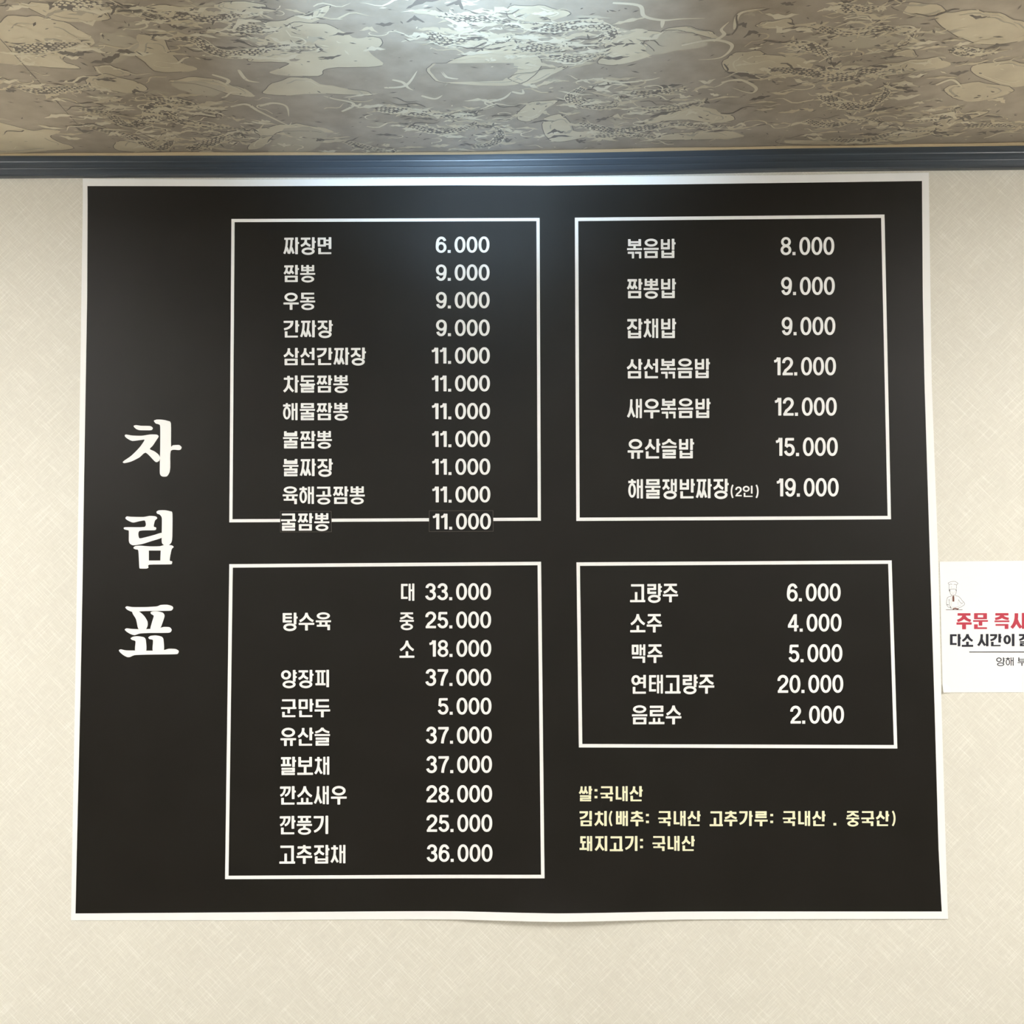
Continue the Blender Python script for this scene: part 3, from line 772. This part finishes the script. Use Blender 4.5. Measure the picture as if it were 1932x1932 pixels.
# ------------------------------------------------------------------ ceiling wallpaper print: clouds, dragons, curls
rnd = random.Random(11)
class Print:
    def __init__(s): s.v, s.f, s.m, s.k = [], [], [], 0
    layer = 0
    def poly(s, pts, mat):
        """pts: ceiling-plane (x, depth from the wall)"""
        s.k += 1; off = .00004 + s.layer * .00006 + (s.k % 40) * 1e-6
        b = len(s.v)
        for p in pts: s.v.append((p[0], -p[1], ceil_z(p[0]) - off))
        a = sum(pts[i][0] * pts[(i+1) % len(pts)][1] - pts[(i+1) % len(pts)][0] * pts[i][1] for i in range(len(pts)))
        s.f.append(tuple(range(b, b + len(pts))) if a > 0 else tuple(range(b + len(pts) - 1, b - 1, -1))); s.m.append(mat)
    def strip(s, pts, w0, w1, mat, taper=True):
        P = [Vector(p) for p in pts]
        n_ = len(P)
        for i in range(n_ - 1):
            def wd(t):
                t = t / (n_ - 1); return (w0 + (w1 - w0) * t) * (math.sin(math.pi * min(1, t * .9 + .1)) ** .6 if taper else 1)
            d = (P[i+1] - P[i])
            if d.length < 1e-6: continue
            nv = Vector((-d.y, d.x)).normalized()
            d0 = P[i] - P[i-1] if i else d
            n0 = Vector((-d0.y, d0.x)).normalized() if d0.length > 1e-6 else nv
            a0 = (n0 + nv).normalized() * wd(i) / 2
            d1 = P[i+2] - P[i+1] if i + 2 < n_ else d
            n1 = Vector((-d1.y, d1.x)).normalized() if d1.length > 1e-6 else nv
            a1 = (n1 + nv).normalized() * wd(i + 1) / 2
            s.poly([P[i] + a0, P[i+1] + a1, P[i+1] - a1, P[i] - a0], mat)
PR = Print()
def cp(px, py):
    p = on_ceiling(px, py); return Vector((p.x, -p.y))
def cat(P, n=6):
    P = [Vector(p) for p in P]; out = []
    for i in range(len(P) - 1):
        a, b, c, d = P[max(0, i-1)], P[i], P[i+1], P[min(len(P)-1, i+2)]
        for k in range(n):
            t = k / n; out.append(.5 * ((2*b) + (c-a)*t + (2*a-5*b+4*c-d)*t*t + (-a+3*b-3*c+d)*t**3))
    out.append(P[-1]); return out
def ragged(pts, amp=.006):
    P = smooth([tuple(p) for p in pts], 6, 1.0); out = []
    for i, p in enumerate(P):
        q = P[(i + 1) % len(P)] - p
        nv = Vector((-q.y, q.x)); nv = nv.normalized() if nv.length > 1e-6 else nv
        out.append(p + nv * amp * (math.sin(i * .9 + p.x * 60) * .9 + rnd.uniform(-.35, .35)))
    return out
def fill(pts, mat):
    tr = tessellate_polygon([[Vector((p.x, p.y, 0)) for p in pts]])
    k = PR.k
    for t in tr:
        PR.k = k; PR.poly([pts[i] for i in t], mat)
def cloud(pts, mat=1):
    PR.layer = 0; P = ragged(pts, .0022); fill(P, mat); PR.layer = 2
    # inner shading lines that follow the edge, and a darker contour
    for _ in range(3):
        i = rnd.randrange(len(P)); seg = [P[(i + k) % len(P)] for k in range(9)]; c = sum(P, Vector((0, 0))) / len(P)
        f_ = rnd.uniform(.15, .4)
        PR.strip([p.lerp(c, f_) for p in seg], .003, .001, rnd.choice((2, 3, 3)))
    n_ = len(P)
    for i in range(0, n_):
        if (i // 7) % 3 != 2:
            PR.strip([P[i], P[(i+1) % n_]], .0013, .0013, 0, False)
def dragon(path, w=.022):
    P = cat(path, 10); L_ = sum((b - a).length for a, b in zip(P, P[1:]))
    step = .0062; acc = 0; pos = []
    i = 0; cur = P[0].copy(); d_acc = 0
    for a, b in zip(P, P[1:]):
        l = (b - a).length; t = 0
        while d_acc + (l - t) >= step:
            t += step - d_acc; d_acc = 0
            dd = (b - a) / l; pos.append((a + dd * t, dd))
        d_acc += l - t
    if len(pos) < 4: return
    N_ = len(pos)
    wid = lambda k: w * (.45 + .55 * math.sin(math.pi * min(1, max(0, k / (N_ - 1) * .85 + .12))))
    body = [p for p, d in pos]
    PR.layer = 3; PR.strip(body, w * 1.14, w * .64, 2); PR.layer = 4; PR.strip(body, w * .98, w * .5, 0); PR.layer = 5
    for k, (p, d) in enumerate(pos):
        nv = Vector((-d.y, d.x)); ww = wid(k)
        rows = 4
        for r in range(rows):
            u = (r + (.5 if k % 2 else 0)) / rows - .45
            c = p + nv * ww * u
            s_ = step * .62
            if rnd.random() < .10: continue
            PR.poly([c - d * s_ , c + nv * ww * .11, c + d * s_ * .75, c - nv * ww * .11], rnd.choice((2, 1, 1, 3)))
        if k % 2 == 0:     # spine flames and belly tufts
            for sgn in (1, -1):
                if rnd.random() < .35:
                    base = p + nv * sgn * ww * .55; tip = base + nv * sgn * rnd.uniform(.004, .012) - d * rnd.uniform(.004, .014)
                    PR.poly([base - d * .003, base + d * .003, tip], rnd.choice((2, 1, 0)))
    # mane at the head
    h, hd = pos[-1]
    for _ in range(8):
        a = rnd.uniform(-2.6, 2.6); v = Matrix.Rotation(a, 2) @ hd
        q = [h, h + v * .006, h + v * .012 + Vector((v.y, -v.x)) * rnd.uniform(-.012, .012)]
        PR.strip(cat(q, 4), .0045, .001, rnd.choice((2, 1, 0)))
def curl(c, s=.03, mat=2):
    a0 = rnd.uniform(0, 6.28); sg = rnd.choice((1, -1)); pts = []
    for k in range(12):
        t = k / 11; r = s * (1 - t * .82); a = a0 + sg * t * rnd.uniform(3.9, 4.1)
        pts.append(c + Vector((math.cos(a) * r * 1.25, math.sin(a) * r * .8)))
    tail = pts[0] + Vector((math.cos(a0), math.sin(a0))) * s * .6 + Vector((rnd.uniform(-1, 1), rnd.uniform(-.5, .5))) * s * .7
    PR.strip([tail] + pts, s * .17, s * .11, mat)
def flame(c, s=.03, mat=2):
    a = rnd.uniform(-.5, .5) + rnd.choice((0, math.pi)); d = Vector((math.cos(a), math.sin(a))); nv = Vector((-d.y, d.x))
    ph = rnd.uniform(0, 6)
    pts = [c + d * s * (k / 7) * 1.6 + nv * math.sin(ph + k * 1.1) * s * .16 for k in range(8)]
    PR.strip(pts, s * .12, s * .04, mat)
def tuft(c, mat=2):
    a, b = rnd.uniform(.008, .028), rnd.uniform(.0025, .007); th = rnd.uniform(-.5, .5); d = Vector((math.cos(th), math.sin(th))); nv = Vector((-d.y, d.x))
    ph = rnd.uniform(0, 6); bend = rnd.uniform(-.5, .5) * b; top, bot = [], []
    for k in range(9):
        t = k / 8 * 2 - 1; w_ = b * (1 - abs(t) ** 1.6) * (1 + .45 * math.sin(ph + k * 2.3))
        m = c + d * a * t + nv * (bend * math.cos(t * 3) * 2); top.append(m + nv * w_); bot.append(m - nv * w_ * .7)
    for k in range(8): PR.poly([top[k], top[k+1], bot[k+1], bot[k]], mat)
def fleck(c, s=.004, mat=0):
    d = Vector((rnd.uniform(-1, 1), rnd.uniform(-.5, .5))).normalized(); nv = Vector((-d.y, d.x))
    l = rnd.uniform(.7, 2.0) * s
    PR.poly([c - d * l, c + nv * s * .4, c + d * l, c - nv * s * .35], mat)

A = lambda *pts: [cp(x / 2, y / 2) for x, y in pts]
B = lambda *pts: [cp(966 + x / 2, y / 2) for x, y in pts]
clouds = [
 A((1040,120),(1110,85),(1250,95),(1330,140),(1435,140),(1425,180),(1380,185),(1440,245),(1250,255),(1200,285),(1020,275),(1090,240),(950,235),(960,215),(1100,200),(1200,180),(1000,160)),
 A((530,130),(620,150),(660,220),(740,262),(620,275),(560,250),(510,200)), A((350,250),(430,250),(490,285),(400,285)),
 A((640,305),(760,290),(880,320),(965,362),(860,352),(740,318)), A((990,345),(1060,302),(1140,290),(1230,320),(1385,345),(1388,358),(1200,352),(1080,362)),
 A((-60,455),(100,488),(210,488),(215,505),(190,520),(275,558),(150,572),(-60,575)), A((960,492),(1060,470),(1150,470),(1270,500),(1130,492),(1050,502),(990,552),(930,562),(980,512)),
 A((440,532),(560,540),(620,505),(645,530),(600,572),(450,568)), A((1625,245),(1700,230),(1860,168),(1940,150),(2010,190),(2040,260),(1940,318),(1700,312),(1622,290)),
 A((0,80),(120,60),(260,90),(350,160),(240,220),(300,260),(120,250),(-40,220)), A((120,10),(330,20),(420,70),(260,80),(140,50)),
 A((560,20),(700,30),(760,70),(640,90),(550,60)), A((1000,90),(1120,60),(1250,20),(1200,70),(1080,110)), A((840,5),(1000,15),(940,50),(820,30)),
 A((330,290),(420,282),(560,330),(500,350),(400,340),(330,320)),
 B((-10,290),(120,262),(210,250),(120,300),(40,318)), B((330,240),(350,180),(370,150),(450,112),(560,122),(500,160),(540,200),(400,242)),
 B((560,120),(640,98),(740,118),(790,145),(700,132),(640,112)), B((808,218),(900,190),(1000,210),(1100,222),(1190,270),(1300,272),(1250,300),(1000,282),(820,276)),
 B((500,470),(560,432),(690,400),(780,420),(845,450),(760,462),(640,452)), B((470,522),(640,500),(780,490),(872,515),(640,528)),
 B((1436,208),(1490,185),(1532,210),(1480,216)), B((1330,255),(1480,230),(1600,218),(1645,250),(1450,284),(1350,292)),
 B((1660,440),(1800,418),(1720,452),(1600,500),(1450,534),(1380,505),(1560,480)), B((125,445),(200,436),(235,490),(330,500),(200,532),(130,522)),
 B((1030,524),(1300,532),(1470,514),(1466,526),(1300,548),(1020,542)), B((1600,60),(1760,40),(1900,70),(1990,130),(1800,170),(1680,140)),
 B((1740,250),(1900,230),(2010,280),(1900,330),(1780,300)), B((1640,330),(1760,310),(1900,340),(1760,380),(1660,370)), B((930,90),(1040,70),(1060,100),(950,108)),
 B((-20,30),(100,20),(220,50),(140,80),(0,70)), B((1420,20),(1560,10),(1640,40),(1520,60)), B((20,440),(60,390),(170,380),(120,420),(60,460)),
]
for c in clouds: cloud(c)
shades = [A((660,305),(820,318),(840,350),(790,360),(690,345)), A((1040,530),(1090,482),(1200,486),(1230,530),(1160,570),(1020,572)), A((365,150),(440,115),(500,140),(510,200),(430,235),(370,200)),
 B((500,160),(560,122),(640,120),(740,160),(640,190),(540,205)), B((1190,140),(1400,125),(1440,160),(1280,190))]
PR.layer = 1
for c in shades: fill(ragged(c, .004), 4)
dragons = [A((520,42),(600,62),(700,50),(770,72),(860,60),(980,48)), A((640,140),(740,150),(800,190),(880,205),(980,192),(1080,175),(1210,180)), A((850,92),(960,110),(1100,108)),
 A((290,408),(400,430),(480,470),(560,452),(570,405),(620,395),(640,440),(720,470),(850,480),(940,492)), A((330,478),(480,512),(600,560),(650,520),(620,490)), A((700,565),(790,540),(850,515),(920,510)),
 A((545,370),(640,378),(740,400),(830,430)), A((1400,408),(1560,422),(1640,430),(1720,442),(1770,430)), A((1530,470),(1640,492),(1720,490),(1800,468)), A((1770,556),(1860,540),(1890,500),(1850,468)),
 A((40,190),(130,182),(220,172),(310,160)), A((50,318),(140,342),(240,335),(350,322)), A((1600,118),(1700,162),(1800,150),(1932,148)), A((1290,530),(1400,560),(1500,572)),
 A((200,28),(330,12),(430,30)), A((1640,50),(1740,70),(1850,70),(1940,90)),
 B((0,92),(160,104),(300,90),(385,130),(300,172)), B((120,215),(250,222),(350,200)), B((0,170),(100,180),(200,180)),
 B((280,325),(220,370),(300,402),(385,402),(400,372)), B((240,462),(380,492),(520,480),(640,468),(770,482)), B((300,520),(420,505),(560,520)),
 B((1110,92),(1230,120),(1340,115),(1430,108),(1510,132),(1465,172)), B((960,262),(1100,270),(1180,284),(1300,268)), B((1170,300),(1280,290),(1330,270),(1480,262)),
 B((1160,352),(1240,392),(1330,402),(1410,355),(1400,325)), B((1100,452),(1200,472),(1330,448),(1400,462)), B((1500,452),(1640,440),(1672,405)), B((1190,524),(1320,530),(1450,502),(1600,492)),
 B((480,412),(620,405),(740,378)), B((1030,160),(1120,175),(1210,215)), B((1200,20),(1300,36),(1400,22)), B((430,350),(520,352),(640,335)), B((1660,180),(1740,200),(1820,190)), B((1700,480),(1800,470),(1920,480))]
for d in dragons: dragon(d, rnd.uniform(.020, .030))
lines = [A((870,402),(930,392),(970,415),(1020,440),(1085,470),(1100,460)), A((980,400),(1030,388),(1080,400),(1090,440)), A((1290,420),(1330,400),(1325,385),(1260,372),(1220,360)), A((1480,300),(1520,310),(1540,330),(1560,340)),
 A((1450,330),(1530,322),(1575,265)), A((1590,360),(1640,372),(1670,358)), A((1840,385),(1900,370),(1930,345)), A((800,280),(860,300),(850,316),(820,300)), A((900,262),(930,300),(980,310)),
 B((380,10),(480,20),(500,60),(570,75),(640,70),(730,68)), B((570,75),(565,105)), B((640,170),(760,150),(830,170),(790,215),(700,225)), B((790,310),(860,300),(920,330),(900,350),(830,330)),
 B((0,345),(40,352),(40,336)), B((1600,320),(1660,300),(1700,330)), B((760,155),(800,130),(790,110),(820,80)), B((840,110),(860,50),(960,30)), B((330,300),(420,310),(520,300),(560,290))]
PR.layer = 6
for l in lines: PR.strip(cat(l, 8), .007, .003, 2)
for l in (B((830,130),(850,100),(855,50),(960,28)), B((940,148),(1010,160),(1060,150)), B((800,240),(815,262),(800,272))): PR.strip(cat(l, 8), .003, .002, 0)
# small curls, tongues and flecks spread between the dragons
seeds = [p for d in dragons for p in d]
for p in seeds:
    for _ in range(6):
        m_ = rnd.choice((2, 2, 1, 1, 0, 3)); PR.layer = 2 if m_ in (0, 3) else rnd.choice((2, 6)); tuft(p + Vector((rnd.gauss(0, .045), rnd.gauss(0, .02))), m_)
    PR.layer = 6
    for _ in range(1): flame(p + Vector((rnd.gauss(0, .05), rnd.gauss(0, .03))), rnd.uniform(.018, .04), rnd.choice((2, 2, 1, 0)))
    if rnd.random() < .55: curl(p + Vector((rnd.gauss(0, .06), rnd.gauss(0, .03))), rnd.uniform(.010, .022), rnd.choice((2, 2, 1)))
    for _ in range(7): fleck(p + Vector((rnd.gauss(0, .05), rnd.gauss(0, .028))), rnd.uniform(.002, .005), rnd.choice((0, 0, 2)))
for _ in range(420): fleck(Vector((rnd.uniform(-1.1, 1.1), rnd.uniform(.02, .62))), rnd.uniform(.0015, .004), rnd.choice((0, 0, 3)))
for _ in range(60): flame(Vector((rnd.uniform(-1.1, 1.1), rnd.uniform(.02, .62))), rnd.uniform(.015, .03), rnd.choice((2, 1)))
pm = mesh_obj('dragon_print', PR.v, PR.f, [M_DARK, M_TAN, M_TAN2, M_MID, M_MID], cl, PR.m)
pm['kind'] = 'stuff'
# the wallpaper design repeats across the ceiling
for (dx, dy) in ((-1.95, 0), (1.95, 0), (0, -.62), (-1.95, -.62), (1.95, -.62), (0, -1.24)):
    r = pm.copy(); C.objects.link(r); r.parent = cl
    dz = 0
    me = pm.data.copy(); r.data = me
    for v in me.vertices:
        off = ceil_z(v.co.x) - v.co.z; v.co.x += dx; v.co.y += dy; v.co.z = ceil_z(v.co.x) - off
    if dx:
        bm = bmesh.new(); bm.from_mesh(me); kill = [v for v in bm.verts if v.co.x > X1 - .01 or v.co.x < X0 + .01]
        bmesh.ops.delete(bm, geom=kill, context='VERTS'); bm.to_mesh(me); bm.free()
# seam of two wallpaper sheets and a crease, running away from the wall
def ceiling_line(name, a, b, w0, mat, far=.9):
    P, Q = cp(*a), cp(*b); d = (Q - P).normalized(); E = P + d * far; nv = Vector((-d.y, d.x)) * w0 / 2
    pts = [P - nv, P + nv, E + nv, E - nv]
    vs = [(p.x, -p.y, ceil_z(p.x) - .0003) for p in pts]
    return mesh_obj(name, vs, [(0, 1, 2, 3)], mat, cl)
ceiling_line('wallpaper_seam', (1466, 277), (1545, 150), .0014, M_MID)
ceiling_line('wallpaper_crease', (146, 234), (12, 86), .0012, M_DARK, .7)

# ------------------------------------------------------------------ ceiling lamps of the room, and an added spotlight
M_GLOW, N_, L__, b_ = new_mat('lamp_diffuser')
b_.inputs['Base Color'].default_value = (.9, .9, .9, 1); b_.inputs['Emission Color'].default_value = (*LAMP_COL, 1); b_.inputs['Emission Strength'].default_value = LAMP
def lamp(x, y, sx, sy, label):
    z = ceil_z(x) - .002
    e = bpy.data.objects.new('ceiling_lamp', None); C.objects.link(e); e.location = (x, y, z); e['label'] = label; e['category'] = 'lamp'
    e['group'] = 'ceiling lamps'
    box_mesh('base_plate', (-sx/2 - .02, -sy/2 - .02, -.018), (sx/2 + .02, sy/2 + .02, 0), M_LAMPW, e, .004)
    box_mesh('diffuser', (-sx/2, -sy/2, -.075), (sx/2, sy/2, -.018), M_GLOW, e, .012)
    for s in (-1, 1): box_mesh('end_cap', (s * sx/2 - .012, -sy/2 - .004, -.079), (s * sx/2 + .012, sy/2 + .004, -.016), M_LAMPW, e, .003)
def added_uplight(x, y, drop, aim, label):
    """unseen spotlight on a short stem, added to make the cool glow on the ceiling"""
    z = ceil_z(x) - .002
    e = bpy.data.objects.new('added_spotlight', None); C.objects.link(e); e.location = (x, y, z); e['label'] = label; e['category'] = 'lamp'
    def lathe(name, prof, mat, M, n=40):
        vs = [M @ Vector((rr * math.cos(2*math.pi*i/n), rr * math.sin(2*math.pi*i/n), zz)) for rr, zz in prof for i in range(n)]
        fs = [(j*n+i, j*n+(i+1) % n, (j+1)*n+(i+1) % n, (j+1)*n+i) for j in range(len(prof)-1) for i in range(n)]
        fs.append(tuple(i for i in range(n-1, -1, -1))); fs.append(tuple((len(prof)-1)*n+i for i in range(n)))
        return mesh_obj(name, vs, fs, mat, e)
    I = Matrix.Identity(4)
    lathe('base_plate', [(.05, -.016), (.055, -.012), (.055, 0)], M_LAMPW, I)
    lathe('stem', [(.008, -drop), (.008, -.014)], M_LAMPW, I)
    d = (Vector(aim) - Vector((x, y, z - drop))).normalized()
    q = d.to_track_quat('Z', 'Y').to_matrix().to_4x4(); M = Matrix.Translation((0, 0, -drop)) @ q
    lathe('lamp_head', [(.018, -.05), (.032, -.042), (.036, .0), (.036, .03), (.030, .03)], M_LAMPW, M)
    lathe('lens', [(.029, .029), (.029, .0315)], M_NEAR, M)
    L = bpy.data.lights.new('added_spot_beam', 'SPOT'); L.energy = BEAM; L.color = (.50, .74, 1.0); L.spot_size = math.radians(68); L.spot_blend = 1.0; L.shadow_soft_size = .028
    lo = bpy.data.objects.new('added_spot_beam', L); C.objects.link(lo); lo.parent = e
    lo.matrix_local = Matrix.Translation(Vector((0, 0, -drop)) + d * .036) @ d.to_track_quat('-Z', 'Y').to_matrix().to_4x4()
M_NEAR, N_, L__, b_ = new_mat('added_spot_lens')
b_.inputs['Base Color'].default_value = (.9, .9, .9, 1); b_.inputs['Emission Color'].default_value = (.74, .88, 1.0, 1); b_.inputs['Emission Strength'].default_value = 40
UX, UY = on_ceiling(850, 0).x, on_ceiling(850, 0).y
added_uplight(UX, UY - .55, .22, (UX + .01, UY - .17, ZCEIL), 'small added spotlight, out of view, for the cool glow on the ceiling')
lamp(-1.40, -1.22, .60, .60, 'square white ceiling lamp left of the menu wall')
lamp(1.40, -1.22, .60, .60, 'square white ceiling lamp right of the menu wall')
lamp(0.0, -2.9, .60, .60, 'square white ceiling lamp at the rear of the room')
